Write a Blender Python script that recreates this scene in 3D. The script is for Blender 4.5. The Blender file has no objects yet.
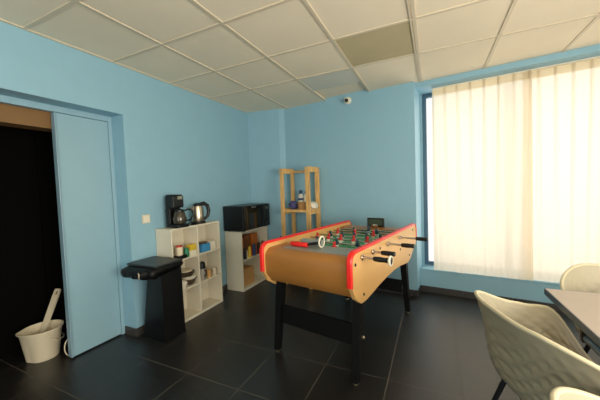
import bpy, bmesh, math, random
from mathutils import Vector, Matrix
random.seed(7)
sc = bpy.context.scene
PI = math.pi
# ------------------------------------------------------------------ camera
YAW, PITCH, ROLL, F = -0.4398383, -0.0454368, -0.0362063, 284.3638
CAM = Vector((2.51014, 0.0, 1.33787))
fw = Vector((math.sin(YAW)*math.cos(PITCH), math.cos(YAW)*math.cos(PITCH), math.sin(PITCH)))
rt0 = Vector((math.cos(YAW), -math.sin(YAW), 0)); up0 = rt0.cross(fw)
rt = rt0*math.cos(ROLL)+up0*math.sin(ROLL); up = up0*math.cos(ROLL)-rt0*math.sin(ROLL)
cd = bpy.data.cameras.new('camera'); cam = bpy.data.objects.new('camera', cd)
sc.collection.objects.link(cam)
M3 = Matrix((rt, up, -fw)).transposed()
cam.matrix_world = Matrix.Translation(CAM) @ M3.to_4x4()
cd.sensor_width = 36; cd.lens = F/600*36; cd.clip_start = .02; cd.clip_end = 100
sc.camera = cam
# ------------------------------------------------------------------ world, light, exposure
w = bpy.data.worlds.new('world'); sc.world = w; w.use_nodes = True
bg = w.node_tree.nodes['Background']
bg.inputs[0].default_value = (1.0, .95, .86, 1); bg.inputs[1].default_value = 1.15
sc.view_settings.view_transform = 'Standard'; sc.view_settings.look = 'None'
sc.view_settings.gamma = 1; sc.view_settings.exposure = 0.2
sc.view_settings.use_curve_mapping = False
BA = math.atan(.12)
U = Vector((math.cos(BA), -math.sin(BA), 0)); V = Vector((math.sin(BA), math.cos(BA), 0)); B = Vector((2.325, 3.55, 0))
def bk(u, v, z=0): return B+U*u+V*v+Vector((0, 0, z))
def area(name, loc, target, sx, sy, power, col):
    l = bpy.data.lights.new(name, 'AREA'); l.shape = 'RECTANGLE'; l.size = sx; l.size_y = sy
    l.energy = power; l.color = col
    o = bpy.data.objects.new(name, l); sc.collection.objects.link(o); o.location = loc
    o.rotation_euler = (Vector(target)-Vector(loc)).to_track_quat('-Z', 'Y').to_euler(); return o
# daylight just outside the big window
area('daylight_window', bk(1.6, .75, 1.45), bk(1.6, -1, 1.3), 3.4, 2.4, 31, (1.0, .965, .91))
# added fill light behind the photographer, then inferred daylight from the unseen right side
area('fill_rear', (2.4, -2.45, 1.35), (1.8, 2.5, 1.3), 3.6, 1.9, 62, (1.0, .93, .84))
area('daylight_right', (4.75, .3, 1.2), (0, 1.2, 1.5), 3.0, 1.6, 172, (1.0, .91, .78))

# ------------------------------------------------------------------ materials
def srgb(h):
    h = h.lstrip('#'); c = [int(h[i:i+2], 16)/255 for i in (0, 2, 4)]
    return tuple((x/12.92 if x <= .04045 else ((x+.055)/1.055)**2.4) for x in c)+(1,)
def mat(name, col, rough=.5, metal=0, bump=0, bscale=50, var=0, vscale=8, spec=.5, stretch=None, coat=0):
    m = bpy.data.materials.new(name); m.use_nodes = True; nt = m.node_tree; b = nt.nodes['Principled BSDF']
    c = srgb(col) if isinstance(col, str) else col
    b.inputs['Base Color'].default_value = c; b.inputs['Roughness'].default_value = rough
    b.inputs['Metallic'].default_value = metal; b.inputs['Specular IOR Level'].default_value = spec
    b.inputs['Coat Weight'].default_value = coat
    tc = nt.nodes.new('ShaderNodeTexCoord'); mp = nt.nodes.new('ShaderNodeMapping'); nt.links.new(tc.outputs['Object'], mp.inputs[0])
    if stretch: mp.inputs['Scale'].default_value = stretch
    n = nt.nodes.new('ShaderNodeTexNoise'); n.inputs['Scale'].default_value = vscale; n.inputs['Detail'].default_value = 5
    nt.links.new(mp.outputs[0], n.inputs['Vector'])
    r = nt.nodes.new('ShaderNodeValToRGB'); k = max(var, .02)
    r.color_ramp.elements[0].position = .3; r.color_ramp.elements[1].position = .7
    r.color_ramp.elements[0].color = tuple(x*(1-k) for x in c[:3])+(1,)
    r.color_ramp.elements[1].color = tuple(min(1, x*(1+k)) for x in c[:3])+(1,)
    nt.links.new(n.outputs['Fac'], r.inputs[0]); nt.links.new(r.outputs[0], b.inputs['Base Color'])
    if bump:
        n2 = nt.nodes.new('ShaderNodeTexNoise'); n2.inputs['Scale'].default_value = bscale; n2.inputs['Detail'].default_value = 3
        nt.links.new(mp.outputs[0], n2.inputs['Vector'])
        bp = nt.nodes.new('ShaderNodeBump'); bp.inputs['Strength'].default_value = bump; bp.inputs['Distance'].default_value = .003
        nt.links.new(n2.outputs['Fac'], bp.inputs['Height']); nt.links.new(bp.outputs[0], b.inputs['Normal'])
    return m
BLUE = mat('wall_paint', '#8cb6c8', .55, bump=.15, bscale=120)
BLUE_DOOR = mat('door_paint', '#8db1c0', .4)
BLACK = mat('black_plastic', '#080809', .4)
BLACK_SAT = mat('black_paint', '#070707', .6, bump=.1, bscale=200, spec=.25)
BAG = mat('black_bag_film', '#060707', .5, bump=.8, bscale=14, spec=.3)
WHITE_LAM = mat('white_laminate', '#ddd5c0', .45)
WHITE = mat('white_plastic', '#e6dfcc', .4)
CREAM = mat('cream_plastic', '#dcd0b4', .45)
CHROME = mat('chrome', '#c9c4bb', .18, 1)
STEEL = mat('brushed_steel', '#c8b9a2', .3, 1)
RED = mat('red_plastic', '#e5241d', .35)
WOODY = mat('table_ply', '#dfae6c', .38, var=.10, vscale=6, stretch=(1, .25, 1), coat=.1)
WOODB = mat('table_end_wood', '#a56f34', .35, var=.12, vscale=5, stretch=(.4, 1, 1), coat=.1)
PINE = mat('pine', '#dbae6e', .55, var=.25, vscale=9, stretch=(6, 6, .6))
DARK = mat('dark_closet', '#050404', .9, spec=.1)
BROWN = mat('closet_brown', '#5a4426', .7)
NAVY = mat('navy_frame', '#4a6c84', .4)
DGREY = mat('dark_metal', '#2b2d31', .35, .6)
TTOP = mat('table_laminate', '#b9aca2', .5)
TEDGE = mat('table_edge', '#4a5663', .4)
SHELL = mat('chair_shell', '#a89f88', .55, bump=.1, bscale=300)
SHELLRIM = mat('chair_rim', '#cdc4a6', .45)
GREEN = mat('pitch_green', '#4aa273', .6)
GREY = mat('grey_insert', '#8c938d', .4)
TILEB = mat('skirting_tile', '#3d3a39', .3)
BLUEM = mat('blue_card', '#3f8fc4', .5); YEL = mat('yellow_card', '#d8b832', .5); GRN = mat('green_card', '#1e7a55', .5)
REDC = mat('red_lid', '#b8321f', .45); PURP = mat('purple_cloth', '#4c4a78', .8, bump=.6, bscale=60); BASK = mat('basket_weave', '#b08450', .7, bump=1, bscale=90, var=.2, vscale=60)
DBOWL = mat('dark_glaze', '#4b3d2e', .3); ORANGE = mat('orange_card', '#b8661f', .5); BRN = mat('brown_card', '#6e4320', .6)
BLACKB = mat('cobalt_pattern', '#23406f', .4)
PINEBOX = mat('card_box', '#c99a5e', .6)

def tile_mat(name, ox, oy, sx, sy, c1, c2, grout, gw, rough, rot=0.0):
    m = bpy.data.materials.new(name); m.use_nodes = True; nt = m.node_tree; b = nt.nodes['Principled BSDF']
    tc = nt.nodes.new('ShaderNodeTexCoord'); sep = nt.nodes.new('ShaderNodeSeparateXYZ'); nt.links.new(tc.outputs['Object'], sep.inputs[0])
    def mth(op, a, b_=None):
        n = nt.nodes.new('ShaderNodeMath'); n.operation = op
        for i, x in enumerate((a, b_)):
            if x is None: continue
            if isinstance(x, (int, float)): n.inputs[i].default_value = x
            else: nt.links.new(x, n.inputs[i])
        return n.outputs[0]
    fr = []; ids = []
    for ax, o, s in ((0, ox, sx), (1, oy, sy)):
        t = mth('DIVIDE', mth('SUBTRACT', sep.outputs[ax], o), s)
        f = mth('FRACT', t); ids.append(mth('FLOOR', t))
        e = mth('MULTIPLY', mth('MINIMUM', f, mth('SUBTRACT', 1.0, f)), s); fr.append(e)
    d = mth('MINIMUM', fr[0], fr[1]); g = mth('LESS_THAN', d, gw)
    idv = nt.nodes.new('ShaderNodeCombineXYZ'); nt.links.new(ids[0], idv.inputs[0]); nt.links.new(ids[1], idv.inputs[1])
    wn = nt.nodes.new('ShaderNodeTexWhiteNoise'); nt.links.new(idv.outputs[0], wn.inputs['Vector'])
    n = nt.nodes.new('ShaderNodeTexNoise'); n.inputs['Scale'].default_value = 3; n.inputs['Detail'].default_value = 6; nt.links.new(tc.outputs['Object'], n.inputs['Vector'])
    mx = nt.nodes.new('ShaderNodeMix'); mx.data_type = 'RGBA'; mx.inputs[6].default_value = srgb(c1); mx.inputs[7].default_value = srgb(c2)
    nt.links.new(mth('ADD', mth('MULTIPLY', wn.outputs['Value'], .4), mth('MULTIPLY', n.outputs['Fac'], .6)), mx.inputs[0])
    m2 = nt.nodes.new('ShaderNodeMix'); m2.data_type = 'RGBA'; nt.links.new(g, m2.inputs[0]); nt.links.new(mx.outputs[2], m2.inputs[6]); m2.inputs[7].default_value = srgb(grout)
    nt.links.new(m2.outputs[2], b.inputs['Base Color'])
    b.inputs['Specular IOR Level'].default_value = .75
    rr = mth('ADD', mth('MULTIPLY', n.outputs['Fac'], .05), rough-.02); nt.links.new(mth('MAXIMUM', rr, mth('MULTIPLY', g, .8)), b.inputs['Roughness'])
    bp = nt.nodes.new('ShaderNodeBump'); bp.inputs['Strength'].default_value = .35; bp.inputs['Distance'].default_value = .003
    nt.links.new(mth('SUBTRACT', 1.0, g), bp.inputs['Height']); nt.links.new(bp.outputs[0], b.inputs['Normal'])
    return m
FLOORM = tile_mat('floor_tiles', 2.2116, 2.891, .4511, .4729, '#1b1918', '#211e1d', '#575047', .0026, .37)

# ------------------------------------------------------------------ mesh helpers
def NB(): return bmesh.new()
def box(bm, x0, x1, y0, y1, z0, z1, bev=0, mtx=None):
    vs = [bm.verts.new((x, y, z)) for z in (z0, z1) for y in (y0, y1) for x in (x0, x1)]
    fs = [bm.faces.new([vs[i] for i in f]) for f in ((0, 2, 3, 1), (4, 5, 7, 6), (0, 1, 5, 4), (2, 6, 7, 3), (0, 4, 6, 2), (1, 3, 7, 5))]
    if bev:
        es = list({e for f in fs for e in f.edges})
        r = bmesh.ops.bevel(bm, geom=es, offset=bev, segments=2, profile=.5, affect='EDGES', clamp_overlap=True)
        vs = list({v for f in r['faces'] for v in f.verts} | {v for v in vs if v.is_valid})
    if mtx: bmesh.ops.transform(bm, matrix=mtx, verts=[v for v in vs if v.is_valid])
    return bm
def hexa(bm, bot, top):
    vs = [bm.verts.new(p) for p in list(bot)+list(top)]
    for f in ((3, 2, 1, 0), (4, 5, 6, 7), (0, 1, 5, 4), (1, 2, 6, 5), (2, 3, 7, 6), (3, 0, 4, 7)): bm.faces.new([vs[i] for i in f])
    return bm
def frame_of(d):
    d = d.normalized(); a = Vector((0, 0, 1)) if abs(d.z) < .9 else Vector((1, 0, 0))
    x = a.cross(d).normalized(); return x, d.cross(x).normalized()
def tube(bm, pts, r, n=12, cap=True):
    pts = [Vector(p) for p in pts]; rr = r if isinstance(r, (list, tuple)) else [r]*len(pts); rings = []
    x, y = frame_of(pts[1]-pts[0])
    for i, p in enumerate(pts):
        d = (pts[min(i+1, len(pts)-1)]-pts[max(i-1, 0)]).normalized()
        x = (x-d*x.dot(d)).normalized(); y = d.cross(x)
        rings.append([bm.verts.new(p+(x*math.cos(2*PI*k/n)+y*math.sin(2*PI*k/n))*rr[i]) for k in range(n)])
    for a, b in zip(rings, rings[1:]):
        for k in range(n): bm.faces.new((a[k], a[(k+1) % n], b[(k+1) % n], b[k]))
    if cap: bm.faces.new(rings[0][::-1]); bm.faces.new(rings[-1])
    return bm
def lathe(bm, prof, n=24,  c=(0, 0, 0), sx=1, sy=1, spout=0, axis='Z', cap=True):
    rings = []
    for r, z in prof:
        ring = []
        for k in range(n):
            a = 2*PI*k/n; q = 1+spout*max(0, math.cos(a))**12*(1 if z > prof[0][1] else 0)
            p = Vector((r*sx*q*math.cos(a), r*sy*math.sin(a), z))
            if axis == 'X': p = Vector((p.z, p.x, p.y))
            ring.append(bm.verts.new(p+Vector(c)))
        rings.append(ring)
    for a, b in zip(rings, rings[1:]):
        for k in range(n): bm.faces.new((a[k], a[(k+1) % n], b[(k+1) % n], b[k]))
    if cap and prof[0][0] > 1e-6: bm.faces.new(rings[0][::-1])
    if cap and prof[-1][0] > 1e-6: bm.faces.new(rings[-1])
    return bm
def prism(bm, poly, x0, x1, f=None, bev=0):
    """poly of (y,z) extruded along x"""
    f = f or (lambda x, y, z: (x, y, z))
    a = [bm.verts.new(f(x0, y, z)) for y, z in poly]; b = [bm.verts.new(f(x1, y, z)) for y, z in poly]
    n = len(poly); bm.faces.new(a); bm.faces.new(b[::-1])
    for i in range(n): bm.faces.new((a[i], b[i], b[(i+1) % n], a[(i+1) % n]))
    return bm
def obj(name, bm, m, parent=None, smooth=False, label=None, **kw):
    bmesh.ops.remove_doubles(bm, verts=bm.verts, dist=1e-6)
    bmesh.ops.recalc_face_normals(bm, faces=bm.faces)
    me = bpy.data.meshes.new(name); bm.to_mesh(me); bm.free(); me.materials.append(m)
    if smooth:
        for p in me.polygons: p.use_smooth = True
        if smooth != 'all': me.set_sharp_from_angle(angle=math.radians(38))
    o = bpy.data.objects.new(name, me); sc.collection.objects.link(o)
    if parent: o.parent = parent
    if label: o['label'] = label
    return o
def tag(o, label, cat, group=None, kind=None):
    o['label'] = label; o['category'] = cat
    if group: o['group'] = group
    if kind: o['kind'] = kind
    return o
def thing(name, label, cat, loc=(0, 0, 0), rotz=0, group=None):
    o = bpy.data.objects.new(name, None); sc.collection.objects.link(o); o.empty_display_size = .1
    o.location = loc; o.rotation_euler = (0, 0, rotz); return tag(o, label, cat, group)
def struct(name, bm, m, parent=None, smooth=False):
    o = obj(name, bm, m, parent, smooth)
    if not parent: o['kind'] = 'structure'
    return o
def copy_tree(o, parent=None):
    c = o.copy(); sc.collection.objects.link(c)
    if parent: c.parent = parent
    for ch in list(o.children): copy_tree(ch, c)
    return c
def bent(bm):            # take (u, v, z) mesh coordinates into the back wall's frame
    for v in bm.verts: v.co = bk(v.co.x, v.co.y, v.co.z)
    return bm

# ------------------------------------------------------------------ room shell
H = 2.489; LX = -.02; RX = 4.9; FY = -2.6
struct('floor', box(NB(), -1.4, RX+.2, FY-.2, 4.6, -.12, 0), FLOORM)
# left wall with door opening (Y .45..1.685, z 0..2.05)
bm = NB()
box(bm, LX-.22, LX, 1.685, 4.2, 0, H+.1); box(bm, LX-.22, LX, FY-.2, .3, 0, H+.1); box(bm, LX-.22, LX, .3, 1.685, 2.05, H+.1)
struct('wall_left', bm, BLUE)
# back wall, its niche wall under the window, the pier
struct('wall_back', bent(box(NB(), -2.6, 0, 0, .62, 0, H+.1)), BLUE)
NW = 3.0
bm = NB(); box(bm, 0, NW, .21, .62, 0, .265); struct('wall_window_sill', bent(bm), BLUE)
struct('trim_1', bent(box(NB(), 0, NW, .205, .40, .265, .285, .004)), BLUE)
struct('wall_window_pier', bent(box(NB(), NW, NW+.4, 0, .62, 0, H+.1)), BLUE)
bm = NB(); box(bm, 0, NW, .06, .62, 2.432, H+.1); struct('wall_window_head', bent(bm), BLUE)
bm = NB(); hexa(bm, [(-.02, 3.62, 0), (.475, 3.695, 0), (.56, 3.80, 0), (-.02, 3.9, 0)], [(-.02, 3.62, H+.05), (.475, 3.695, H+.05), (.56, 3.80, H+.05), (-.02, 3.9, H+.05)])
struct('wall_pier', bm, BLUE)
struct('wall_right', box(NB(), RX, RX+.2, FY-.2, 3.6, 0, H+.1), BLUE)
struct('wall_front', box(NB(), LX-.2, RX+.2, FY-.2, FY, 0, H+.1), BLUE)
# skirting tiles
SK = .075
bm = NB(); x = -1.85
while x < 0: box(bm, x, min(x+.4505, -.0005), -.012, -.0005, 0, SK, .002); x += .4525
box(bm, 0, .012, -.0125, .205, 0, SK, .002); struct('baseboard_back', bent(bm), TILEB)
bm = NB(); x = .012
while x < NW: box(bm, x, min(x+.4505, NW), .198, .2095, 0, SK, .002); x += .4525
struct('baseboard_window', bent(bm), TILEB)
bm = NB(); y = 1.685
while y < 3.6: box(bm, LX+.0005, LX+.012, y, min(y+.4505, 3.61), 0, SK, .002); y += .4525
box(bm, LX-.15, LX+.012, 1.673, 1.685-.0005, 0, SK, .002)
struct('baseboard_left', bm, TILEB)
# ceiling: tiles in a T-bar grid; each cell is its own tile face in a single slab, the discoloured ones differ
CEIL = mat('ceiling_tile', '#f0e3cb', .9, bump=.5, bscale=260, var=.03, vscale=2)
CEIL2 = mat('ceiling_tile_stained', '#bdb08c', .9, bump=.5, bscale=260, var=.06, vscale=3)
CEIL3 = mat('ceiling_tile_grey', '#d3d4c8', .85, bump=.5, bscale=260)
TBAR = mat('ceiling_grid', '#d6c9b0', .5)
C0, R0, SX, SY = .6036, 1.0262, .600, .5941
cols = [C0+SX*i for i in range(-1, 8)]; rows = [R0+SY*j for j in range(-6, 5)]
xe = [LX-.05]+[c for c in cols if c > LX+.03 and c < RX-.02]+[RX+.05]; ye = [FY-.05]+[r for r in rows if r > FY+.05 and r < 3.3]+[3.9]
bm = NB()
for i in range(len(xe)-1):
    for j in range(len(ye)-1):
        x0, x1, y0, y1 = xe[i], xe[i+1], ye[j], ye[j+1]
        cx, cy = (x0+x1)/2, (y0+y1)/2
        if (1.8 < cx < 2.4 and 2.2 < cy < 2.8) or (1.2 < cx < 1.8 and 2.8 < cy < 3.3 and False): continue
        if 1.2 < cx < 1.8 and y0 > 2.7: continue
        box(bm, x0+.006, x1-.006, y0+.006, y1-.006, H+.002, H+.03)
box(bm, -.3, RX+.2, FY-.2, 4.2, H+.03, H+.12)
struct('ceiling', bm, CEIL)
struct('trim_2', box(NB(), C0+2*SX+.012, C0+3*SX-.012, R0+2*SY+.012, R0+3*SY-.012, H+.001, H+.029), CEIL2)
struct('trim_3', box(NB(), C0+SX+.012, C0+2*SX-.012, R0+3*SY+.012, R0+3*SY+.44, H+.001, H+.029), CEIL3)
bm = NB()
for c in xe[1:-1]: box(bm, c-.012, c+.012, FY, 3.85, H-.004, H+.006)
for r in ye[1:-1]: box(bm, LX, RX, r-.012, r+.012, H-.0035, H+.0055)
box(bm, LX, LX+.022, FY, 3.6, H-.005, H+.005)
box(bm, C0+3*SX-.03, C0+3*SX-.018, FY, 3.55, H-.006, H+.004)
struct('trim_4', bm, TBAR)

# closet behind the door opening
bm = NB()
box(bm, -1.35, -1.25, -.2, 2.4, 0, 2.5); box(bm, -1.25, LX-.221, 2.3, 2.4, 0, 2.5); box(bm, -1.25, LX-.221, -.2, -.1, 0, 2.5); box(bm, -1.25, LX-.221, -.1, 2.3, 2.3, 2.4)
struct('wall_closet', bm, BROWN)
struct('trim_7', box(NB(), -.40, -.245, -.1, 2.2, 1.875, 2.2995), mat('lintel_board', '#7d5c34', .6))
# ------------------------------------------------------------------ door: frame, fixed leaf
DP = -.18
bm = NB()
box(bm, DP-.045, DP, 1.65, 1.6845, 0, 2.0495, .003); box(bm, DP-.045, DP, .3005, 1.65, 2.0, 2.0495, .003); box(bm, DP-.045, DP, .3005, .34, 0, 2.0)
struct('trim_5', bm, BLUE_DOOR)
d = struct('door_1', box(NB(), DP-.042, DP-.004, 1.251, 1.646, .012, 1.996, .002), BLUE_DOOR)
obj('edge_strip', box(NB(), DP-.046, DP+.004, 1.235, 1.2505, .012, 1.996, .003), mat('door_edge', '#7f9fae', .35), d)
# tall dark cupboard standing inside the closet
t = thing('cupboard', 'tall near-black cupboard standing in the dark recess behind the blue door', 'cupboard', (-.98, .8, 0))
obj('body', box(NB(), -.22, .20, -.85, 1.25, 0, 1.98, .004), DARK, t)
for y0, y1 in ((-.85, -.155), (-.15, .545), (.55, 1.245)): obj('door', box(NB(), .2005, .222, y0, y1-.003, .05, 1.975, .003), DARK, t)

# ------------------------------------------------------------------ window
PANE = bpy.data.materials.new('window_glass'); PANE.use_nodes = True
nt = PANE.node_tree; nt.nodes.clear(); o_ = nt.nodes.new('ShaderNodeOutputMaterial'); tr = nt.nodes.new('ShaderNodeBsdfTransparent'); gl = nt.nodes.new('ShaderNodeBsdfGlossy')
gl.inputs['Roughness'].default_value = .02; mx = nt.nodes.new('ShaderNodeMixShader'); mx.inputs[0].default_value = .05
nt.links.new(tr.outputs[0], mx.inputs[1]); nt.links.new(gl.outputs[0], mx.inputs[2]); nt.links.new(mx.outputs[0], o_.inputs[0])
w0, w1, wz0, wz1, wv = .025, NW, .29, 2.43, .38
bm = NB()
for a, b in ((w0, w0+.045), (.86, .93), (1.72, 1.79), (2.6, 2.67), (NW-.045, NW)): box(bm, a, b, wv, wv+.05, wz0, wz1, .004)
for a, b in ((wz0, wz0+.045), (wz1-.045, wz1)):
    for x0, x1 in ((w0+.045, .86), (.93, 1.72), (1.79, 2.6), (2.67, NW-.045)): box(bm, x0, x1, wv, wv+.05, a, b, .004)
wn = struct('window_1', bent(bm), NAVY)
for x0, x1 in ((w0+.045, .86), (.93, 1.72), (1.79, 2.6), (2.67, NW-.045)):
    obj('pane', bent(box(NB(), x0, x1, wv+.02, wv+.028, wz0+.045, wz1-.045)), PANE, wn)
# pale facing strip left of the frame
struct('trim_6', bent(box(NB(), .0005, w0, wv-.01, wv+.06, .286, 2.431)), BLUE)
# ------------------------------------------------------------------ curtains
def curtain_mat(name, tr_amt, col):
    m = bpy.data.materials.new(name); m.use_nodes = True; nt = m.node_tree; nt.nodes.clear(); out = nt.nodes.new('ShaderNodeOutputMaterial')
    tl = nt.nodes.new('ShaderNodeBsdfTranslucent'); df = nt.nodes.new('ShaderNodeBsdfDiffuse'); tp = nt.nodes.new('ShaderNodeBsdfTransparent')
    tc = nt.nodes.new('ShaderNodeTexCoord'); n = nt.nodes.new('ShaderNodeTexNoise'); n.inputs['Scale'].default_value = 60; mp = nt.nodes.new('ShaderNodeMapping'); mp.inputs['Scale'].default_value = (1, 1, .05)
    nt.links.new(tc.outputs['Object'], mp.inputs[0]); nt.links.new(mp.outputs[0], n.inputs['Vector'])
    r = nt.nodes.new('ShaderNodeValToRGB'); c = srgb(col); r.color_ramp.elements[0].color = tuple(x*.94 for x in c[:3])+(1,); r.color_ramp.elements[1].color = c
    nt.links.new(n.outputs['Fac'], r.inputs[0])
    for s in (tl, df): nt.links.new(r.outputs[0], s.inputs['Color'])
    a = nt.nodes.new('ShaderNodeMixShader'); a.inputs[0].default_value = .4; nt.links.new(tl.outputs[0], a.inputs[1]); nt.links.new(df.outputs[0], a.inputs[2])
    b = nt.nodes.new('ShaderNodeMixShader'); b.inputs[0].default_value = tr_amt; nt.links.new(a.outputs[0], b.inputs[1]); nt.links.new(tp.outputs[0], b.inputs[2]); nt.links.new(b.outputs[0], out.inputs[0])
    return m
VOILE = curtain_mat('voile', .10, '#f8ecd8'); HEAD = curtain_mat('header_tape', .05, '#ecdfc0')
def curtain(u0, u1, v0, label, seed):
    rnd = random.Random(seed); P = .128; nz = 26; z0, z1 = .287, 2.415; head = .075
    ph = [rnd.uniform(0, 6.3) for _ in range(6)]; N = int((u1-u0)/.006)
    def sv(u, z):
        k = (u-u0)/P; f = k-math.floor(k+.5)                # pleat centre at integers
        hgt = (z1-z)/(z1-z0)
        w_ = .07+.12*hgt; pl = math.exp(-(f/w_)**2)
        soft = math.sin(2*PI*k*.5+ph[0]+.8*math.sin(z*1.3+ph[1]))*.006*hgt+math.sin(2*PI*k*1.37+ph[2]+z*.6)*.003*hgt
        fine = math.sin(2*PI*k*3.1+ph[3]+.5*z)*.0015*hgt
        return v0-.030*pl*(1-.80*hgt)-soft-fine, .012*math.sin(2*PI*k*.23+ph[4])*hgt
    def grid(za, zb, n, off):
        bm = NB(); vs = []
        for i in range(N+1):
            u = u0+(u1-u0)*i/N; col = []
            for j in range(n+1):
                z = za+(zb-za)*j/n; v, du = sv(u, z); col.append(bm.verts.new((u+du, v+off, z)))
            vs.append(col)
        for i in range(N):
            for j in range(n): bm.faces.new((vs[i][j], vs[i+1][j], vs[i+1][j+1], vs[i][j+1]))
        return bent(bm)
    c = obj('curtain', grid(z0, z1, nz, 0), VOILE, None, 'all'); tag(c, label, 'curtain', 'sheer curtains over the window')
    obj('header_tape', grid(z1-head, z1+.002, 2, .0035), HEAD, c, 'all')
    return c
curtain(.165, 1.075, .20, 'cream sheer pleated curtain, left panel hanging beside the blue window corner', 3)
curtain(1.005, NW-.02, .235, 'cream sheer pleated curtain, right panel hanging behind the row of chairs', 5)
r = thing('curtain_rail', 'thin white rail under the window head carrying the cream curtains', 'curtain rail', bk(0, 0, 0))
r.rotation_euler = (0, 0, -BA)
obj('track', box(NB(), .17, NW-.01, .195, .25, 2.417, 2.4315, .002), WHITE, r)

# ------------------------------------------------------------------ small wall things
t = thing('light_switch', 'small cream switch plate on blue wall above the black bin', 'light switch', (LX, 1.85, 1.083))
obj('plate', box(NB(), .0003, .009, -.04, .04, -.04, .04, .002), CREAM, t); obj('rocker', box(NB(), .009, .013, -.028, .028, -.028, .028, .0015), WHITE, t)
t = thing('security_camera', 'small white dome camera with black lens high on the blue wall', 'security camera', bk(-.80, -.0005, 2.425), -BA)
bm = NB(); lathe(bm, [(.045, 0), (.045, -.012), (.03, -.02), (.03, -.03)][::-1], 24)
bmesh.ops.rotate(bm, verts=bm.verts, cent=(0, 0, 0), matrix=Matrix.Rotation(-PI/2, 3, 'X')); obj('base', bm, WHITE, t, True)
bm = NB(); bmesh.ops.create_uvsphere(bm, u_segments=24, v_segments=14, radius=.036); bmesh.ops.translate(bm, verts=bm.verts, vec=(0, -.05, -.005)); obj('housing', bm, WHITE, t, 'all')
bm = NB(); bmesh.ops.create_uvsphere(bm, u_segments=20, v_segments=12, radius=.024); bmesh.ops.translate(bm, verts=bm.verts, vec=(.006, -.071, -.012)); obj('lens', bm, BLACK, t, 'all')

# ------------------------------------------------------------------ white cube shelf units
def shelf_unit(name, label, loc, D, W, Hh, nc, nr, group=None):
    t = thing(name, label, 'shelf unit', loc); T = .016
    for y in (0, W-T): obj('side_panel', box(NB(), 0, D, y, y+T, 0, Hh-T, .001), WHITE_LAM, t)
    obj('top_panel', box(NB(), 0, D, 0, W, Hh-T, Hh, .001), WHITE_LAM, t)
    obj('back_panel', box(NB(), 0, .006, T, W-T, .02, Hh-T), WHITE_LAM, t)
    obj('bottom_panel', box(NB(), .006, D, T, W-T, .0, T+.01, .001), WHITE_LAM, t)
    zz = [T+.01+(Hh-2*T-.01)*k/nr for k in range(nr+1)]
    for k in range(1, nr): obj('shelf_board', box(NB(), .006, D-.001, T, W-T, zz[k]-T/2, zz[k]+T/2, .001), WHITE_LAM, t)
    if nc == 2:
        for k in range(nr): obj('divider', box(NB(), .006, D-.0005, W/2-T/2, W/2+T/2, zz[k]+(T/2 if k else 0), zz[k+1]-(T/2 if k < nr-1 else 0), .001), WHITE_LAM, t)
    return t, zz
S1X, S1Y, S1W, S1H, S1D = -.012, 1.94, .69, .972, .215
s1, z1 = shelf_unit('cube_shelf', 'white open cube shelf unit of six compartments under the coffee maker', (S1X, S1Y, 0), S1D, S1W, S1H, 2, 3)
S2X, S2Y, S2W, S2H, S2D = -.012, 2.97, .635, .785, .27
s2, z2 = shelf_unit('low_shelf', 'low white open shelf unit of two compartments under the microwave', (S2X, S2Y, 0), S2D, S2W, S2H, 1, 2)
A1 = z1[2]+.008; A2 = z1[1]+.008        # upper and middle shelf surfaces
def can(name, r, h, loc, m, lidm=None, label='', cat='jar', group=None):
    t = thing(name, label, cat, loc, 0, group)
    lathe_bm = lathe(NB(), [(r*.96, 0), (r, .004), (r, h*.8), (r*.9, h*.84)], 20); obj('body', lathe_bm, m, t, True)
    obj('lid', lathe(NB(), [(r*.94, h*.84), (r*.94, h*.995), (r*.9, h)], 20), lidm or m, t, True)
    return t
def cyl_y(): pass
# upper left compartment
can('jar', .036, .10, (.16, 2.065, A1+.036), CREAM, REDC, 'small cream jar with red lid on a black tin, upper left compartment', 'jar')
tag(obj('tin', box(NB(), .115, .205, 2.025, 2.125, A1, A1+.0355, .004), BLACK), 'flat black tin under the red-lidded jar, upper left compartment', 'tin')
can('tin', .026, .092, (.165, 2.15, A1), GRN, GRN, 'dark green tin between red-lidded jar and yellow packet', 'tin')
t = thing('tea_box', 'yellow and white packet at the right of the upper left compartment', 'packet', (.16, 2.225, A1))
obj('body', box(NB(), -.03, .03, -.042, .042, 0, .055, .002), WHITE, t); obj('upper_band', box(NB(), -.03, .03, -.042, .042, .0555, .115, .002), YEL, t)
# upper right
tag(obj('carton', box(NB(), .10, .19, 2.355, 2.475, A1, A1+.088, .003), BLUEM), 'bright blue carton in the upper right compartment', 'box')
tag(obj('carton', box(NB(), .08, .18, 2.495, 2.575, A1, A1+.095, .003), WHITE), 'white carton beside the blue carton', 'box')
t = thing('packet', 'small olive packet lying on top of the blue carton', 'packet', (.145, 2.395, A1+.0885)); obj('body', box(NB(), -.035, .035, -.04, .05, 0, .022, .004), DBOWL, t); obj('seal', box(NB(), -.033, .033, .0505, .06, .008, .014), REDC, t)
# middle left: bowls
def bowl(r, h, loc, m, label, cat='bowl'):
    bm = lathe(NB(), [(r*.45, 0), (r*.75, h*.3), (r*.95, h*.75), (r, h), (r*.96, h), (r*.9, h*.75), (r*.68, h*.33), (r*.3, h*.12), (0.0001, h*.11)], 32, loc)
    return tag(obj('bowl', bm, m, None, True), label, cat, 'stacked bowls on the middle shelf')
bowl(.072, .065, (.13, 2.205, A2), DBOWL, 'dark brown bowl at the bottom of the bowl stack')
bowl(.082, .062, (.13, 2.20, A2+.038), WHITE, 'white bowl stacked in the middle of the bowl stack')
bowl(.090, .058, (.125, 2.165, A2+.088), DBOWL, 'wide dark bowl at the top of the bowl stack')
bm = lathe(NB(), [(.055, 0), (.07, .006), (.069, .012), (.05, .014), (.02, .015), (.0001, .0155)], 24, (.125, 2.165, A2+.1465))
tag(obj('saucer', bm, CREAM, None, True), 'cream saucer lying on the topmost dark bowl', 'saucer')
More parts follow.
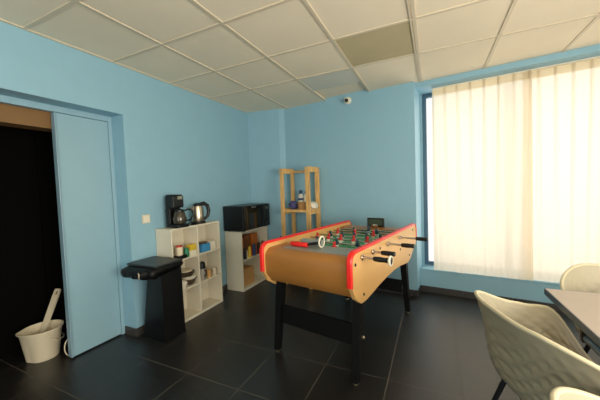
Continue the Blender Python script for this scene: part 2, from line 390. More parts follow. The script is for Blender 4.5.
t = thing('mug', 'small white mug standing left of the stacked bowls', 'mug', (.175, 2.075, A2))
obj('body', lathe(NB(), [(.028, 0), (.033, .01), (.034, .075), (.031, .075), (.03, .012), (.0001, .01)], 24), WHITE, t, True)
obj('handle', tube(NB(), [(0, .033, .06), (0, .05, .056), (0, .054, .04), (0, .048, .024), (0, .031, .018)], .004, 8), WHITE, t, True)
# middle right
t = thing('blender_jug', 'tall grey jug with black lid in the middle right compartment', 'jug', (.15, 2.37, A2))
obj('body', lathe(NB(), [(.03, 0), (.033, .01), (.038, .12), (.037, .125)], 24), mat('jug_grey', '#98938a', .3), t, True)
obj('lid', lathe(NB(), [(.039, .1255), (.041, .14), (.036, .185), (.02, .20)], 24), BLACK, t, True)
obj('handle', tube(NB(), [(.036, 0, .11), (.06, 0, .105), (.064, 0, .07), (.036, 0, .03)], .006, 8), BLACK, t, True)
GL = mat('tinted_glass', '#cfc4ae', .15)
for k, (x, y) in enumerate(((.17, 2.455), (.13, 2.50), (.17, 2.545), (.11, 2.57))):
    lab = ['peach glass tumbler next to the grey jug', 'pale tumbler standing behind the peach tumbler', 'pale tumbler at the front right of the middle right compartment', 'pale tumbler in the back right corner of the middle right compartment'][k]
    tag(obj('tumbler', lathe(NB(), [(.022, 0), (.028, .085), (.0255, .085), (.02, .006), (.0001, .005)], 20, (x, y, A2)), PINEBOX if k == 0 else GL, None, True), lab, 'glass', 'tumblers on the middle shelf')
# hook in lower right compartment
t = thing('wall_hook', 'small dark metal fitting on back of the bottom right compartment', 'hook', (S1X+.0062, 2.42, .185))
obj('plate', box(NB(), 0, .004, -.012, .012, -.03, .03, .001), DGREY, t); obj('arm', tube(NB(), [(.004, 0, .018), (.03, .0, .02), (.034, .05, .022)], .004, 8), DGREY, t, True)
# low shelf: packets and jars
A3 = z2[1]+.008
k = 0
DKC = mat('dark_card', '#241a16', .5)
cols_ = [(BLACKB, 'dark blue'), (DKC, 'black-brown'), (WHITE, 'white'), (YEL, 'yellow'), (REDC, 'red'), (BLACKB, 'navy'), (ORANGE, 'orange'), (DKC, 'dark brown'), (YEL, 'golden'), (BRN, 'brown'), (CREAM, 'cream')]
hs_ = [.13, .16, .10, .15, .12, .17, .14, .16, .12, .17, .13]
stock = []
for i_, ((m_, cn_), h_) in enumerate(zip(cols_, hs_)):
    side = 'at the left end' if i_ < 3 else ('at the right end' if i_ > 7 else 'in the middle')
    stock.append(('snack_packet', (.225 if i_ % 2 else .205), 3.02+.054*i_, .0265, h_, m_, '%s packet %s of the snack shelf row' % (cn_, side)))
for nm, x, y, r_, h, m, lab in stock:
    bm = NB(); n = 14
    rg = []
    for zz_, s in ((0, .8), (h*.15, 1), (h*.6, 1), (h*.9, .6), (h, .15)):
        rg.append([bm.verts.new((x+r_*.75*s*math.cos(a), y+r_*math.copysign(abs(math.sin(a))**.7, math.sin(a))*(1 if s > .5 else .9), A3+zz_)) for a in [2*PI*i/n for i in range(n)]])
    for a, b in zip(rg, rg[1:]):
        for i in range(n): bm.faces.new((a[i], a[(i+1) % n], b[(i+1) % n], b[i]))
    bm.faces.new(rg[0][::-1]); bm.faces.new(rg[-1])
    tag(obj(nm, bm, m, None, True), lab, 'packet', 'packets on the snack shelf')
for x, y, h, m, lab in ((.13, 3.065, .27, ORANGE, 'tall orange carton at the back left of the snack shelf'), (.13, 3.215, .30, BRN, 'tall brown carton at the back middle of the snack shelf'), (.13, 3.40, .29, ORANGE, 'tall orange carton at the back right of the snack shelf')):
    tag(obj('carton', box(NB(), x-.04, x+.04, y-.065, y+.065, A3, A3+h, .003), m), lab, 'box', 'cartons at the back of the snack shelf')
tag(obj('carton', box(NB(), .06, .2, 3.05, 3.3, z2[0]+.0005, z2[0]+.23, .003), PINEBOX), 'plain tan cardboard carton in the bottom of the low shelf', 'box')

# microwave
t = thing('microwave', 'black microwave oven standing on the low white shelf', 'microwave', (0, 2.945, S2H))
for x in (.05, .29):
    for y in (.05, .57): obj('foot', lathe(NB(), [(.012, 0), (.014, .012)], 12, (x, y, .0)), BLACK, t)
obj('body', box(NB(), .0, .315, 0, .62, .012, .335, .006), BLACK, t)
obj('door', box(NB(), .3155, .335, .005, .455, .018, .33, .004), mat('oven_black', '#101112', .12), t)
obj('window_glass', box(NB(), .3355, .337, .06, .40, .06, .28, .0005), mat('oven_glass', '#1b1712', .05, spec=.8), t)
obj('control_panel', box(NB(), .3155, .334, .46, .615, .018, .33, .003), BLACK, t)
obj('dial', lathe(NB(), [(.022, .3342), (.02, .348)], 20, (0, .54, .10), axis='X'), DGREY, t, True)
obj('display', box(NB(), .3343, .3355, .49, .585, .26, .30), mat('oven_display', '#3a4038', .2), t)
obj('badge', box(NB(), .3355, .3365, .16, .27, .3, .318), mat('badge_grey', '#7d8076', .3, .5), t)
obj('handle', tube(NB(), [(.335, .43, .05), (.36, .43, .06), (.36, .43, .28), (.335, .43, .29)], .007, 8), BLACK, t, True)

# coffee maker
ZT = S1H
t = thing('coffee_maker', 'black filter coffee maker with glass jug on the tall white shelf', 'coffee maker', (.045, 2.02, ZT))
bm = NB(); box(bm, .0, .175, .0, .14, 0, .035, .008); obj('base', bm, BLACK, t)
obj('tower', box(NB(), .0, .06, .0, .14, .0355, .20, .008), BLACK, t)
obj('filter_housing', box(NB(), .0, .115, .0, .14, .2, .325, .012), BLACK, t)
obj('lid', box(NB(), .01, .105, .01, .13, .3252, .335, .004), DGREY, t)
obj('badge', box(NB(), .1153, .1165, .06, .12, .285, .318), STEEL, t, label='small bright metal badge')
j = obj('jug', lathe(NB(), [(.045, .037), (.062, .045), (.068, .09), (.055, .14), (.046, .16), (.048, .165), (.043, .165), (.043, .16), (.051, .138), (.063, .09), (.058, .05), (.0001, .042)], 28, (.12, .07, 0)), mat('jug_glass', '#4a443a', .06, .3), t, True)
obj('jug_band', lathe(NB(), [(.049, .158), (.05, .178), (.03, .185)], 28, (.12, .07, 0)), BLACK, j, True)
obj('handle', tube(NB(), [(.145, .11, .165), (.155, .15, .182), (.16, .20, .165), (.16, .212, .115), (.155, .18, .07), (.145, .125, .06)], .008, 10), BLACK, j, True)
# kettle
t = thing('kettle', 'steel cordless kettle with black handle on the tall white shelf', 'kettle', (.12, 2.385, ZT), -.35)
obj('base', lathe(NB(), [(.075, 0), (.08, .008), (.075, .024)], 28), BLACK, t, True)
obj('body', lathe(NB(), [(.062, .0245), (.065, .03), (.062, .09), (.055, .17), (.05, .195), (.043, .2)], 32), STEEL, t, True)
obj('lid', lathe(NB(), [(.048, .2), (.045, .215), (.025, .228), (.0001, .23)], 24), BLACK, t, True)
obj('spout', hexa(NB(), [(-.015, -.075, .165), (.015, -.075, .165), (.015, -.04, .14), (-.015, -.04, .14)], [(-.02, -.085, .19), (.02, -.085, .19), (.02, -.045, .195), (-.02, -.045, .195)]), STEEL, t)
bm = NB(); pts = [(.0, .03, .215), (.0, .075, .222), (.0, .115, .195), (.0, .13, .135), (.0, .115, .075), (.0, .067, .04)]; tube(bm, pts, [.018, .023, .022, .021, .018, .014], 12); obj('handle', bm, BLACK, t, True)
# flex between the two
tag(obj('power_cord', tube(NB(), [(.16, 2.24, ZT+.005), (.2, 2.27, ZT+.005), (.17, 2.29, ZT+.005), (.12, 2.27, ZT+.005), (.08, 2.3, ZT+.005), (.03, 2.31, ZT+.005), (.0, 2.3, ZT+.01)], .004, 8), BLACK, None, True), 'short black cord looped between coffee maker and kettle', 'cord')

# ------------------------------------------------------------------ waste bin
t = thing('waste_bin', 'tall black waste bin lined with a black bag beside the door', 'waste bin', (.19, 1.80, 0))
obj('body', hexa(NB(), [(-.13, -.10, 0.012), (.15, -.10, 0.012), (.15, .13, 0.012), (-.13, .13, 0.012)], [(.0, -.115, .655), (.165, -.115, .655), (.165, .105, .655), (.0, .105, .655)]), BLACK, t)
obj('foot', box(NB(), -.14, .16, -.11, .135, 0, .0115, .002), BLACK, t)
bm = NB(); nseg = 96; rings = []
def rectpt(a, hx, hy):
    c, s_ = math.cos(a), math.sin(a); k = 1/max(abs(c)/hx, abs(s_)/hy); k2 = 1/math.sqrt((c/hx)**2+(s_/hy)**2); k = .88*k+.12*k2
    return c*k, s_*k
for lv, (ex_, z) in enumerate(((0, .690), (.008, .684), (.012, .668), (.008, .652), (-.015, .636))):
    ring = []
    for i in range(nseg):
        a = 2*PI*i/nseg; x, y = rectpt(a, .18+ex_, .148+ex_)
        wob = .0015*math.sin(11*a+lv)+.001*math.sin(29*a+lv*2); x *= 1+wob*2; y *= 1+wob*2
        zz_ = z+(.006*math.sin(9*a)+.005*math.sin(21*a))*(lv > 2)
        q_ = max(0, -math.sin(a)-.25)
        if lv >= 1: y -= .075*min(1, q_*2)*(1 if x < .12 else .5)*(1.0 if lv < 4 else .3); zz_ -= (.010*lv)*min(1, q_*3)
        ring.append(bm.verts.new((x+.005, y-.035, zz_)))
    rings.append(ring)
for a, b in zip(rings, rings[1:]):
    for k in range(nseg): bm.faces.new((a[k], a[(k+1) % nseg], b[(k+1) % nseg], b[k]))
bm.faces.new(rings[-1])
obj('bag', bm, BAG, t, 'all')
bm = NB(); box(bm, -.185, .195, -.185, .105, .691, .712, .008); l = obj('lid', bm, mat('bin_lid', '#24282b', .4), t)
obj('hinge', tube(NB(), [(-.06, .111, .70), (.08, .111, .70)], .008, 8), BLACK, l)
# pale tie of the bag
obj('bag_tie', tube(NB(), [(.085, -.262, .668), (.10, -.270, .652), (.092, -.266, .632), (.08, -.255, .615)], .005, 8), CREAM, t, True, label='pale crumpled drawstring end')

# ------------------------------------------------------------------ bucket and squeegee
t = thing('bucket', 'cream plastic mop bucket standing in the dark doorway', 'bucket', (-.45, 1.17, 0), -1.9)
t.scale = (.92, .92, .96)
obj('body', lathe(NB(), [(.10, 0), (.105, .006), (.135, .235), (.148, .25), (.15, .262), (.142, .262), (.13, .24), (.098, .012), (.0001, .01)], 48, spout=.16), CREAM, t, True)
obj('handle', tube(NB(), [(-.02, .146, .235), (-.03, .155, .20), (-.08, .145, .165), (-.135, .06, .145), (-.145, 0, .14), (-.135, -.06, .145), (-.08, -.145, .165), (-.03, -.155, .20), (-.02, -.146, .235)], .0035, 8), CREAM, t, True)
t = thing('scrubber', 'long flat cream handle with a hole sticking out of the bucket', 'cleaning tool', (-.46, 1.165, .016))
d0 = Vector((-.02, -.05, .02)); d1 = Vector((-.085, .175, .49))
ax = (d1-d0).normalized(); sx_ = Vector((.9, .3, 0)).normalized(); sx_ = (sx_-ax*sx_.dot(ax)).normalized(); ny = ax.cross(sx_)
bm = NB(); L_ = (d1-d0).length
def slab(bm, a, b, wa, wb, th=.008):
    pa, pb = d0+ax*a, d0+ax*b
    hexa(bm, [pa-sx_*wa-ny*th, pa+sx_*wa-ny*th, pa+sx_*wa+ny*th, pa-sx_*wa+ny*th], [pb-sx_*wb-ny*th, pb+sx_*wb-ny*th, pb+sx_*wb+ny*th, pb-sx_*wb+ny*th])
slab(bm, 0, L_-.06, .020, .027); slab(bm, L_-.0605, L_-.05, .027, .027)
for s in (-1, 1):
    pa, pb = d0+ax*(L_-.05)+sx_*s*.019, d0+ax*(L_-.02)+sx_*s*.019
    hexa(bm, [pa-sx_*.008-ny*.008, pa+sx_*.008-ny*.008, pa+sx_*.008+ny*.008, pa-sx_*.008+ny*.008], [pb-sx_*.008-ny*.008, pb+sx_*.008-ny*.008, pb+sx_*.008+ny*.008, pb-sx_*.008+ny*.008])
slab(bm, L_-.02, L_, .027, .022); obj('handle', bm, CREAM, t)
bm = NB(); pa = d0; hexa(bm, [pa+Vector(p) for p in ((-.05, -.03, -.018), (.05, -.03, -.018), (.05, .03, -.018), (-.05, .03, -.018))], [pa+Vector(p) for p in ((-.04, -.02, .012), (.04, -.02, .012), (.04, .02, .012), (-.04, .02, .012))]); obj('head', bm, CREAM, t)
# loose cord loop by the door edge
pts = [(-.26+.0*k, 1.262+.035*math.cos(a), .075+.07*math.sin(a)) for k, a in enumerate([PI*.0+2*PI*i/16 for i in range(15)])]
tag(obj('cord_loop', tube(NB(), pts, .0045, 8), CREAM, None, True), 'thin pale cord looped against the edge of the blue door', 'cord')

# ------------------------------------------------------------------ pine rack in the corner
RK = bk(0, 0); t = thing('pine_rack', 'slim pine shelving rack standing against the blue back wall', 'shelf rack', bk(-1.45, -.2), -BA)
fx0, fx1, D_ = -.235, .145, .13
def post(u0, u1, v, z): obj('post', box(NB(), u0, u1, v-.0165, v+.0165, 0, z, .002), PINE, t)
RZ = 1.60
for ua, ub in ((-.235, -.185), (.168, .225)):
    for v in (-D_, D_): post(ua+(.022 if v > 0 else 0)*0, ub, v, RZ-.005)
    for z in (RZ-.035, 1.01, .55, .10): obj('side_rail', box(NB(), ua+.008, ub-.008, -D_+.017, D_-.017, z-.035, z+.035, .002), PINE, t)
obj('top_rail', box(NB(), -.184, .167, D_-.012, D_+.012, RZ-.06, RZ-.03, .002), PINE, t)
obj('top_rail', box(NB(), -.184, .167, -D_-.010, -D_+.008, 1.005, 1.04, .002), PINE, t)
for z in (1.015, .55, .12): obj('shelf_board', box(NB(), -.184, .167, -D_+.017, D_-.013, z, z+.02, .002), PINE, t)
# things on the rack (local rack frame through bk)
def on_rack(name, label, cat, u, v): return thing(name, label, cat, bk(-1.45+u, -.2+v, 1.0355), -BA)
t = on_rack('cloth_bundle', 'dark purple bundled cloth on the left of the pine shelf', 'cloth', -.12, 0)
bm = NB(); bmesh.ops.create_icosphere(bm, subdivisions=4, radius=.062)
for v in bm.verts:
    n = v.co.normalized(); k = 1+.10*math.sin(n.x*7+n.z*5)+.07*math.sin(n.y*13+n.z*9); v.co = v.co*k; v.co.z = max(v.co.z+.052, 0)
obj('bundle', bm, PURP, t, 'all')
t = on_rack('basket', 'small woven brown basket in the middle of the pine shelf', 'basket', .045, -.03)
obj('body', lathe(NB(), [(.055, 0), (.068, .09), (.064, .09), (.05, .008), (.0001, .006)], 24, sx=1.1, sy=.9), BASK, t, True)
obj('rim', tube(NB(), [(.073*math.cos(a), .061*math.sin(a), .092) for a in [2*PI*i/24 for i in range(25)]], .005, 8, False), BASK, t, True)
t = on_rack('detergent_bottle', 'white bottle with blue cap behind the woven basket', 'bottle', -.035, .065)
obj('body', lathe(NB(), [(.035, 0), (.038, .01), (.038, .175), (.022, .2), (.018, .21)], 20), WHITE, t, True)
obj('cap', lathe(NB(), [(.024, .2105), (.024, .25), (.016, .258)], 16), BLACKB, t, True)
obj('printed_band', lathe(NB(), [(.0385, .12), (.0385, .15)], 20), BLACKB, t, True)
t = on_rack('detergent_bottle', 'white bottle with blue trigger beside the woven basket', 'bottle', .045, .07)
obj('body', lathe(NB(), [(.03, 0), (.034, .01), (.034, .16), (.016, .195), (.014, .205)], 20), WHITE, t, True)
obj('trigger', box(NB(), -.012, .03, -.012, .012, .2055, .245, .004), BLACKB, t)
t = on_rack('folded_cloth', 'crumpled white cloth on the right end of the pine shelf', 'cloth', .13+.0, -.02)
t.location = bk(-1.45+.20, -.2, 1.0455)
t = t
bm = NB(); bmesh.ops.create_icosphere(bm, subdivisions=4, radius=.05)
for v in bm.verts:
    n = v.co.normalized(); k = 1+.14*math.sin(n.x*6+n.z*4)+.09*math.sin(n.y*15); v.co = Vector((v.co.x*k*.9, v.co.y*k*1.8, max(v.co.z*k*1.0+.04, 0)))
obj('cloth', bm, WHITE, t, 'all')
can('jar', .035, .10, tuple(bk(-1.45+.02, -.2, .5705)), BLACK, BLACK, 'dark jar on the lower board of the pine rack', 'jar')

# ------------------------------------------------------------------ football table
TH = -math.radians(11)
ft = thing('football_table', 'wooden table football game with red trim on black legs', 'football table', (1.27, 1.94, 0), TH)
YA, YB, TW, ZR = -.075, 1.47, .80, .905
def arc(cy, cz, r, a0, a1, n=6): return [(cy+r*math.cos(a0+(a1-a0)*i/n), cz+r*math.sin(a0+(a1-a0)*i/n)) for i in range(n+1)]
def side_prof(ins=0, dz=0):
    r = .06
    p = arc(YA+r, ZR-r, r-ins, PI, PI/2)+arc(YB-r, ZR-r, r-ins, PI/2, 0)
    p += [(YB-ins, .73), (YB-.02, .70), (1.33, .645), (1.25, .59), (1.16, .566), (1.03, .578), (.90, .594), (.75, .598), (.605, .593), (.4, .577), (.24, .556), (.14, .545), (.06, .548), (-.02, .60), (YA+ins, .685)]
    return p
for x0, x1 in ((.018, .046), (TW-.028, TW)): obj('side_board', prism(NB(), side_prof(.004), x0, x1), WOODY, ft)
# red trim over the top and down both ends of each side
def trim_path():
    r = .06
    return [(YA, .69)]+arc(YA+r, ZR-r, r, PI, PI/2)+arc(YB-r, ZR-r, r, PI/2, 0)+[(YB, .74)]
for x0, x1 in ((.012, .052), (TW-.034, TW+.006)):
    P_ = trim_path(); bm = NB(); rings = []
    for i, (y, z) in enumerate(P_):
        a = P_[max(i-1, 0)]; b = P_[min(i+1, len(P_)-1)]; t_ = Vector((b[0]-a[0], b[1]-a[1])).normalized(); n_ = Vector((-t_.y, t_.x))
        o_, i_ = (y+n_.x*.012, z+n_.y*.012), (y-n_.x*.004, z-n_.y*.004)
        xs = (x0, x0+.008, x1-.008, x1); hh = (.4, 1, 1, .4)
        ring = [bm.verts.new((x, y+n_.x*.012*h_, z+n_.y*.012*h_)) for x, h_ in zip(xs, hh)]+[bm.verts.new((x, i_[0], i_[1])) for x in (x1, x0)]
        rings.append(ring)
    for a, b in zip(rings, rings[1:]):
        for k in range(6): bm.faces.new((a[k], a[(k+1) % 6], b[(k+1) % 6], b[k]))
    bm.faces.new(rings[0]); bm.faces.new(rings[-1][::-1])
    obj('edge_trim', bm, RED, ft, True, label='bright red rounded edge trim')
X0, X1 = .0465, TW-.0285
# rounded end housings
def end_prof(y0, s):
    # outer face at y0, running inward by s
    r = .075; c = [(y0+s*(r-r*math.cos(a)), .868-r+r*math.sin(a)) for a in [PI/2*i/6 for i in range(7)]]
    return [(y0+s*.06, .60), (y0+s*.005, .67)]+c+[(y0+s*.265, .868), (y0+s*.265, .79), (y0+s*.2, .60)]
obj('end_housing', prism(NB(), end_prof(YA+.02, 1), X0, X1), WOODB, ft, True)
obj('end_housing', prism(NB(), end_prof(YB-.02, -1), X0, X1), WOODB, ft, True)
FA, FB = YA+.285, YB-.285
bm = NB(); box(bm, X0, X1, FA, FB, .66, .800); obj('playfield', bm, GREEN, ft)
LINE = mat('pitch_line', '#c9d0b8', .5)
bm = NB(); ym = (FA+FB)/2
box(bm, X0+.02, X1-.02, ym-.004, ym+.004, .8002, .801)
for y0, s in ((FA, 1), (FB, -1)):
    for r_ in (.17,): 
        box(bm, .4-.17, .4+.17, *sorted((y0+s*.23, y0+s*.238)), .8002, .801); box(bm, .4-.17, .4-.162, *sorted((y0, y0+s*.23)), .8002, .801); box(bm, .4+.162, .4+.17, *sorted((y0, y0+s*.23)), .8002, .801)
ring_o = [(.4+.09*math.cos(a), ym+.09*math.sin(a)) for a in [2*PI*i/32 for i in range(32)]]; ring_i = [(.4+.082*math.cos(a), ym+.082*math.sin(a)) for a in [2*PI*i/32 for i in range(32)]]
vo = [bm.verts.new((x, y, .801)) for x, y in ring_o]; vi = [bm.verts.new((x, y, .801)) for x, y in ring_i]
for i in range(32): bm.faces.new((vo[i], vo[(i+1) % 32], vi[(i+1) % 32], vi[i]))
obj('pitch_line', bm, LINE, ft)
obj('score_insert', prism(NB(), [(YA+.10, .8685), (YA+.10, .872), (YA+.28, .872), (YA+.28, .8685)], X0+.12, X1-.04), GREY, ft, label='grey flat insert on the near end')
for y0, y1 in ((FA-.0005, FA+.004), (FB-.004, FB+.0005)):
    obj('goal', box(NB(), .3, .5, y0, y1, .8015, .86), BLACK, ft)
# inner lining boards
for x0, x1 in ((X0, X0+.006), (X1-.006, X1)): obj('inner_lining', box(NB(), x0, x1, FA, FB, .8015, .885), WOODY, ft)
# bolts on outer side
for y, z in ((-.02, .828), (.10, .599), (.418, .851), (.917, .743), (1.20, .63), (1.34, .86)):
    obj('bolt', lathe(NB(), [(.011, 0), (.009, .004), (.0001, .005)], 12, (TW-.004+.0045, y, z), axis='X'), DGREY, ft, True)
# rods with players
PLR = mat('player_red', '#c8281f', .4); PLB = mat('player_dark', '#21424f', .4); PLW = mat('player_white', '#e2dccb', .4)
def player_parts(rod, x, m, tilt):
    T_ = Matrix.Translation((x, 0, 0)) @ Matrix.Rotation(tilt, 4, 'X')
    bm = lathe(NB(), [(.017, -.008), (.021, -.004), (.020, .014), (.007, .020), (.011, .026), (.013, .037), (.009, .047), (.0001, .050)], 12, sx=1.0, sy=.85)
    bmesh.ops.transform(bm, matrix=T_, verts=bm.verts); p = obj('player', bm, m, rod, True)
    bm = lathe(NB(), [(.0135, -.050), (.0135, -.040), (.010, -.036), (.0175, -.020), (.018, -.0085)], 12, sx=1, sy=.8)
    bmesh.ops.transform(bm, matrix=T_, verts=bm.verts); obj('player_leg', bm, PLW if m is PLR else mat_blue, rod, True)
mat_blue = mat('player_shorts', '#dfe2dc', .4)
span = FB-FA; ZROD = .856
# (position, count, team): team R handles stick out on the right
rods = [(0, 1, 'R'), (1, 2, 'R'), (2, 3, 'L'), (3, 5, 'R'), (4, 5, 'L'), (5, 3, 'R'), (6, 2, 'L'), (7, 1, 'L')]
rod_y = [.10+.055+.158*i for i in range(8)]
RY = {0: .078, 1: .26, 2: .41, 3: .574, 4: .73, 5: .889, 6: 1.03, 7: 1.16}
slide = {0: .05, 1: -.04, 2: .03, 3: .1, 4: -.03, 5: .24, 6: .05, 7: -.02}
RIGHT = {0: (.0, .095), 1: (.0, .08), 3: (0, .125), 5: (0, .155)}
for i in range(8):
    n = rods[i][1]; team = rods[i][2]; y = RY[i]; m = PLR if team == 'R' else PLB
    e = bpy.data.objects.new('rod', None)
    bm = NB()
    if team == 'R': a, b = -.035, TW+RIGHT[i][1] if i in RIGHT else TW+.15
    else: a, b = -.10, TW-.01
    r_ = obj('rod', tube(NB(), [(a, 0, 0), (b, 0, 0)], .008, 10), CHROME, ft, True); bpy.data.objects.remove(e); bm.free()
    r_.location = (0, y, ZROD)
    for s, xx in ((-1, .018), (1, TW))[:(2 if team == 'R' else 1)]:
        obj('collar', lathe(NB(), [(.019, 0), (.021, .004), (.013, .006), (.012, .02)] if s > 0 else [(.012, -.02), (.013, -.006), (.021, -.004), (.021, 0)], 16, (xx+s*.0065, 0, 0), axis='X'), CHROME, r_, True)
    gx = b if team == 'R' else a; s = 1 if team == 'R' else -1
    prof = [(.012, 0), (.016, .008), (.0175, .045), (.0155, .075), (.0175, .092), (.013, .098)]
    if s < 0: prof = [(r0, -z0) for r0, z0 in prof][::-1]
    obj('handle', lathe(NB(), prof, 16, (gx-s*.012, 0, 0), axis='X'), BLACK, r_, True)
    pitch = {1: 0, 2: .24, 3: .19, 5: .125}[n]; c = .4+{0: .02, 1: -.03, 2: .03, 3: -.02, 4: .04, 5: -.03, 6: .02, 7: 0}[i]
    tilt = [.15, -.2, .1, -.35, .25, -.1, .3, .1][i]
    for k in range(n if i else 0): player_parts(r_, c+(k-(n-1)/2)*pitch, m, tilt)
# white ring and black core at end of the nearest handle
nr = [o for o in ft.children if o.name.startswith('rod')][0]
bm = NB(); ring = [(.024, 0), (.031, .002), (.034, .009), (.031, .016), (.025, .017), (.024, .009), (.024, 0)]
lathe(bm, ring, 24, (TW+RIGHT[0][1]+.09, 0, 0), axis='X', cap=False); obj('end_ring', bm, WHITE, nr, True, label='white ring on the handle end')
lathe_b = lathe(NB(), [(.0235, .0), (.0235, .015), (.0001, .013)], 20, (TW+RIGHT[0][1]+.09, 0, 0), axis='X'); obj('end_plug', lathe_b, BLACK, nr, True)
# score counter at far end
obj('score_counter', box(NB(), .31, .50, YB-.13, YB-.10, .8685, .965, .004), BLACK, ft)
obj('counter_window', box(NB(), .325, .485, YB-.1335, YB-.131, .885, .95, .001), mat('counter_green', '#3c4a3a', .3), ft)
obj('ball_cup', lathe(NB(), [(.03, 0), (.04, .03), (.036, .03), (.026, .004), (.0001, .004)], 20, (.42, YB-.19, .8685)), CHROME, ft, True)
# legs and cross boards
def leg(xt, yt, xb, yb, zt):
    w_ = .032
    bm = hexa(NB(), [(xb-w_*.7, yb-w_*.7, .012), (xb+w_*.7, yb-w_*.7, .012), (xb+w_*.7, yb+w_*.7, .012), (xb-w_*.7, yb+w_*.7, .012)], [(xt-w_, yt-w_, zt), (xt+w_, yt-w_, zt), (xt+w_, yt+w_, zt), (xt-w_, yt+w_, zt)])
    l = obj('leg', bm, BLACK_SAT, ft); obj('levelling_foot', lathe(NB(), [(.02, 0), (.02, .006), (.01, .012)], 14, (xb, yb, 0)), STEEL, l, True)
leg(.075, .10, .05, .05, .60); leg(.765, .10, .755, .03, .60); leg(.075, 1.25, .05, 1.31, .62); leg(.725, 1.25, .745, 1.31, .62)
obj('cross_board', box(NB(), .10, .735, .065, .09, .235, .385, .003), BLACK_SAT, ft)
obj('cross_board', box(NB(), .10, .70, 1.262, 1.287, .21, .34, .003), BLACK_SAT, ft)
obj('ball_drawer', box(NB(), .2, .6, .12, 1.2, .60, .655, .004), BLACK_SAT, ft)
obj('side_bolt', lathe(NB(), [(.01, 0), (.012, .012), (.008, .016)], 12, (.79, .075, .31), axis='X'), STEEL, ft, True)
# red-handled tool lying on the near end
t = thing('roller_tool', 'red handled tool with white end ring on near end of football table', 'tool', (0, 0, 0), TH)
Rm = Matrix.Rotation(TH, 4, 'Z'); t.location = Vector((1.27, 1.94, .8722+.042))+(Rm @ Vector((.185, .10, 0)))
t.rotation_euler = (0, 0, TH+.0)
obj('handle', lathe(NB(), [(.010, 0), (.018, .012), (.021, .07), (.017, .11), (.019, .155), (.013, .165)], 16, (0, 0, -.022), axis='X'), RED, t, True, label='red grip')
obj('shaft', tube(NB(), [(.166, 0, -.018), (.27, .02, .0)], .008, 10), BLACK, t, True)
obj('shaft', tube(NB(), [(.16, .01, -.005), (.27, .03, .015)], .006, 10), CHROME, t, True)
obj('end_ring', lathe(NB(), [(.035, .270), (.043, .271), (.046, .275), (.043, .279), (.035, .280), (.035, .270)], 28, (0, .03, .008), axis='X', cap=False), WHITE, t, True, label='white flat ring')
obj('roller', lathe(NB(), [(.022, .08), (.025, .085), (.025, .268)], 20, (0, .055, -.008), axis='X'), GREY, t, True, label='grey roller barrel')

# ------------------------------------------------------------------ meeting table at right
TR = math.radians(.8)
t = thing('meeting_table', 'pale grey laminate table with dark edge by the curtain', 'table', (3.055, 1.943, 0), TR)
obj('tabletop', box(NB(), 0, 1.5, -1.75, 0, .708, .738, .002), TTOP, t); obj('edge_band', box(NB(), -.003, 1.503, -1.753, .003, .704, .7075), TEDGE, t)
bm = NB(); box(bm, -.0035, -.0003, -1.75, .0, .7045, .7375); box(bm, -.0035, 1.5035, .0003, .0035, .7045, .7375); obj('edge_strip', bm, TEDGE, t)
RL = mat('rail_grey', '#5f6f80', .35, .5)
for x in (.035, 1.465):
    r_ = obj('rail', tube(NB(), [(x, -1.4, .65), (x, -.37, .65)], .018, 14), RL, t, True)
    for y in (-.36, -1.41): obj('cap', lathe(NB(), [(.021, -.012), (.022, 0), (.02, .012)], 14, (x, y, .685)) if False else box(NB(), x-.02, x+.02, y-.011, y+.011, .63, .7035, .004), BLACK, r_)
for x, dx in ((.25, .0), (1.25, .0)):
    for y in (-.45, -1.35): obj('leg', tube(NB(), [(x, y, .703), (x+dx, y, .0)], .02, 14), DGREY, t, True)
for y in (-.45, -1.35): obj('cross_rail', tube(NB(), [(.08, y, .685), (1.42, y, .685)], .012, 10), DGREY, t, True)

# ------------------------------------------------------------------ shell chairs
def sstep(a, b, x):
    x = min(1, max(0, (x-a)/(b-a))); return x*x*(3-2*x)
def chair_rim(p):
    """p in [0,2pi): back at p=3pi/2 (-y), front at p=pi/2; returns the rim point"""
    s, c = math.sin(p), math.cos(p)
    x = .318*math.copysign(abs(c)**.62, c); y = .27*math.copysign(abs(s)**(.8 if s < 0 else .75), s)
    k = (1-s)/2
    z = .455+.225*sstep(.03, .28, k)+.125*(.35*sstep(.4, .95, k)+.65*min(1, max(0, (k-.42)/.53)))
    return Vector((x*(.86+.24*sstep(0, .35, k)-.12*sstep(.5, 1, k)), y-.03*k, z))
WALL = [(0, 0, 0), (.18, .30, .004), (.36, .58, .03), (.50, .75, .10), (.62, .835, .24), (.74, .87, .45), (.86, .91, .70), (.95, .965, .90), (1, 1, 1)]
def wall_at(t):
    for (a, g0, h0), (b, g1, h1) in zip(WALL, WALL[1:]):
        if t <= b+1e-9:
            f = (t-a)/(b-a); return g0+(g1-g0)*f, h0+(h1-h0)*f
    return 1, 1
def wall_smooth(t):
    n = 5; w_ = .045; ts = [min(1, max(0, t+w_*(k/n))) for k in range(-n, n+1)]
    if t >= 1: return 1, 1
    if t <= 0: return 0, 0
    w2 = min(1, (1-t)/w_, t/w_); ts = [t+w_*w2*(k/n) for k in range(-n, n+1)]
    v = [wall_at(q) for q in ts]; return sum(a for a, _ in v)/len(v), sum(b for _, b in v)/len(v)
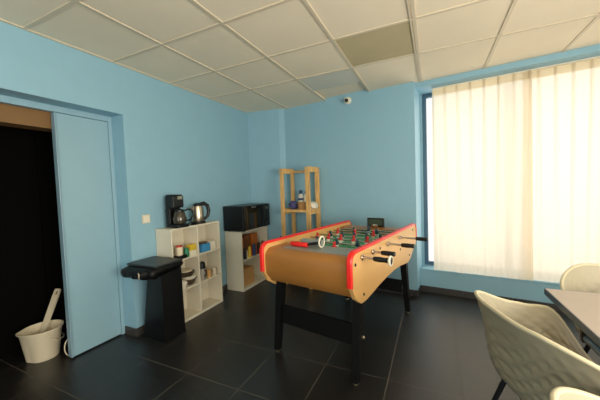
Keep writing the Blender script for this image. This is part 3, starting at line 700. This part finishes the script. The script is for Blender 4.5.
def make_chair(label):
    t = thing('shell_chair', label, 'chair', (0, 0, 0), 0)
    NP, NT = 144, 72; bm = NB(); vs = []
    cz = .425
    base = []
    for i in range(NP):
        p = 2*PI*i/NP; R_ = chair_rim(p); col = []
        for j in range(NT+1):
            g, hh = wall_smooth(j/NT)
            col.append(Vector((R_.x*g*(1), (R_.y)*g+.0, cz+(R_.z-cz)*hh)))
        base.append(col)
    # quilted diamonds pressed into the shell
    for i in range(NP):
        col = []
        for j in range(NT+1):
            P_ = base[i][j]; a = base[(i+1) % NP][j]-base[i-1][j]; b = base[i][min(j+1, NT)]-base[i][max(j-1, 0)]
            n_ = a.cross(b); n_ = n_.normalized() if n_.length > 1e-9 else Vector((0, 0, 1))
            q1 = 24*i/NP; q2 = 12*(j/NT)
            d1_ = abs(((q1+q2) % 1)-.5)*2; d2_ = abs(((q1-q2) % 1)-.5)*2
            dd = min(d1_, d2_); pad = .010*(1-max(d1_, d2_)**2.2)*min(1, 6*(1-j/NT))*min(1, j/NT*2)
            col.append(bm.verts.new(P_-n_*pad))
        vs.append(col)
    for i in range(NP):
        for j in range(NT):
            a, b, c_, d_ = vs[i][j], vs[(i+1) % NP][j], vs[(i+1) % NP][j+1], vs[i][j+1]
            if j == 0: bm.faces.new((a, c_, d_)) if True else None
            else: bm.faces.new((a, b, c_, d_))
    bmesh.ops.remove_doubles(bm, verts=bm.verts, dist=1e-5)
    sh = obj('shell', bm, SHELL, t, 'all'); sm = sh.modifiers.new('thick', 'SOLIDIFY'); sm.thickness = .012; sm.offset = 0
    obj('rim', tube(NB(), [chair_rim(2*PI*i/96) for i in range(97)], .0085, 10, False), SHELLRIM, t, 'all', label='paler rounded rim')
    obj('mount', box(NB(), -.12, .12, -.12, .12, .395, .417, .006), DGREY, t)
    for sx, sy in ((-1, -1), (1, -1), (-1, 1), (1, 1)):
        obj('leg', tube(NB(), [(sx*.19, sy*.12, .445), (sx*.285, sy*.235, .008)], [.013, .009], 12), DGREY, t, True)
    for sy in (-1, 1): obj('brace', tube(NB(), [(-.2, sy*.13, .40), (.2, sy*.13, .40)], .007, 8), DGREY, t, True)
    return t
def place(c, corner, face):
    """corner = world xy of the back left corner of the rim; face = heading angle of the seat (0=+X)"""
    rz = face-PI/2; R2 = Matrix.Rotation(rz, 3, 'Z'); off = R2 @ Vector((-.30, -.24, 0))
    c.location = (corner[0]-off.x, corner[1]-off.y, 0); c.rotation_euler = (0, 0, rz)
ch = make_chair('large beige quilted shell armchair at the table side, its back to the football table')
place(ch, (2.68, 1.66), math.radians(21)); ch['group'] = 'beige quilted shell chairs'
c2 = copy_tree(ch); c2['label'] = 'beige quilted shell chair in the bottom right corner, only its rim in view'; place(c2, (2.785, .965), math.radians(8))
c3 = copy_tree(ch); c3['label'] = 'beige quilted shell chair beyond the far end of the grey table'; place(c3, (3.86, 2.28), math.radians(-90))
c3.location = (3.51, 1.99, 0)
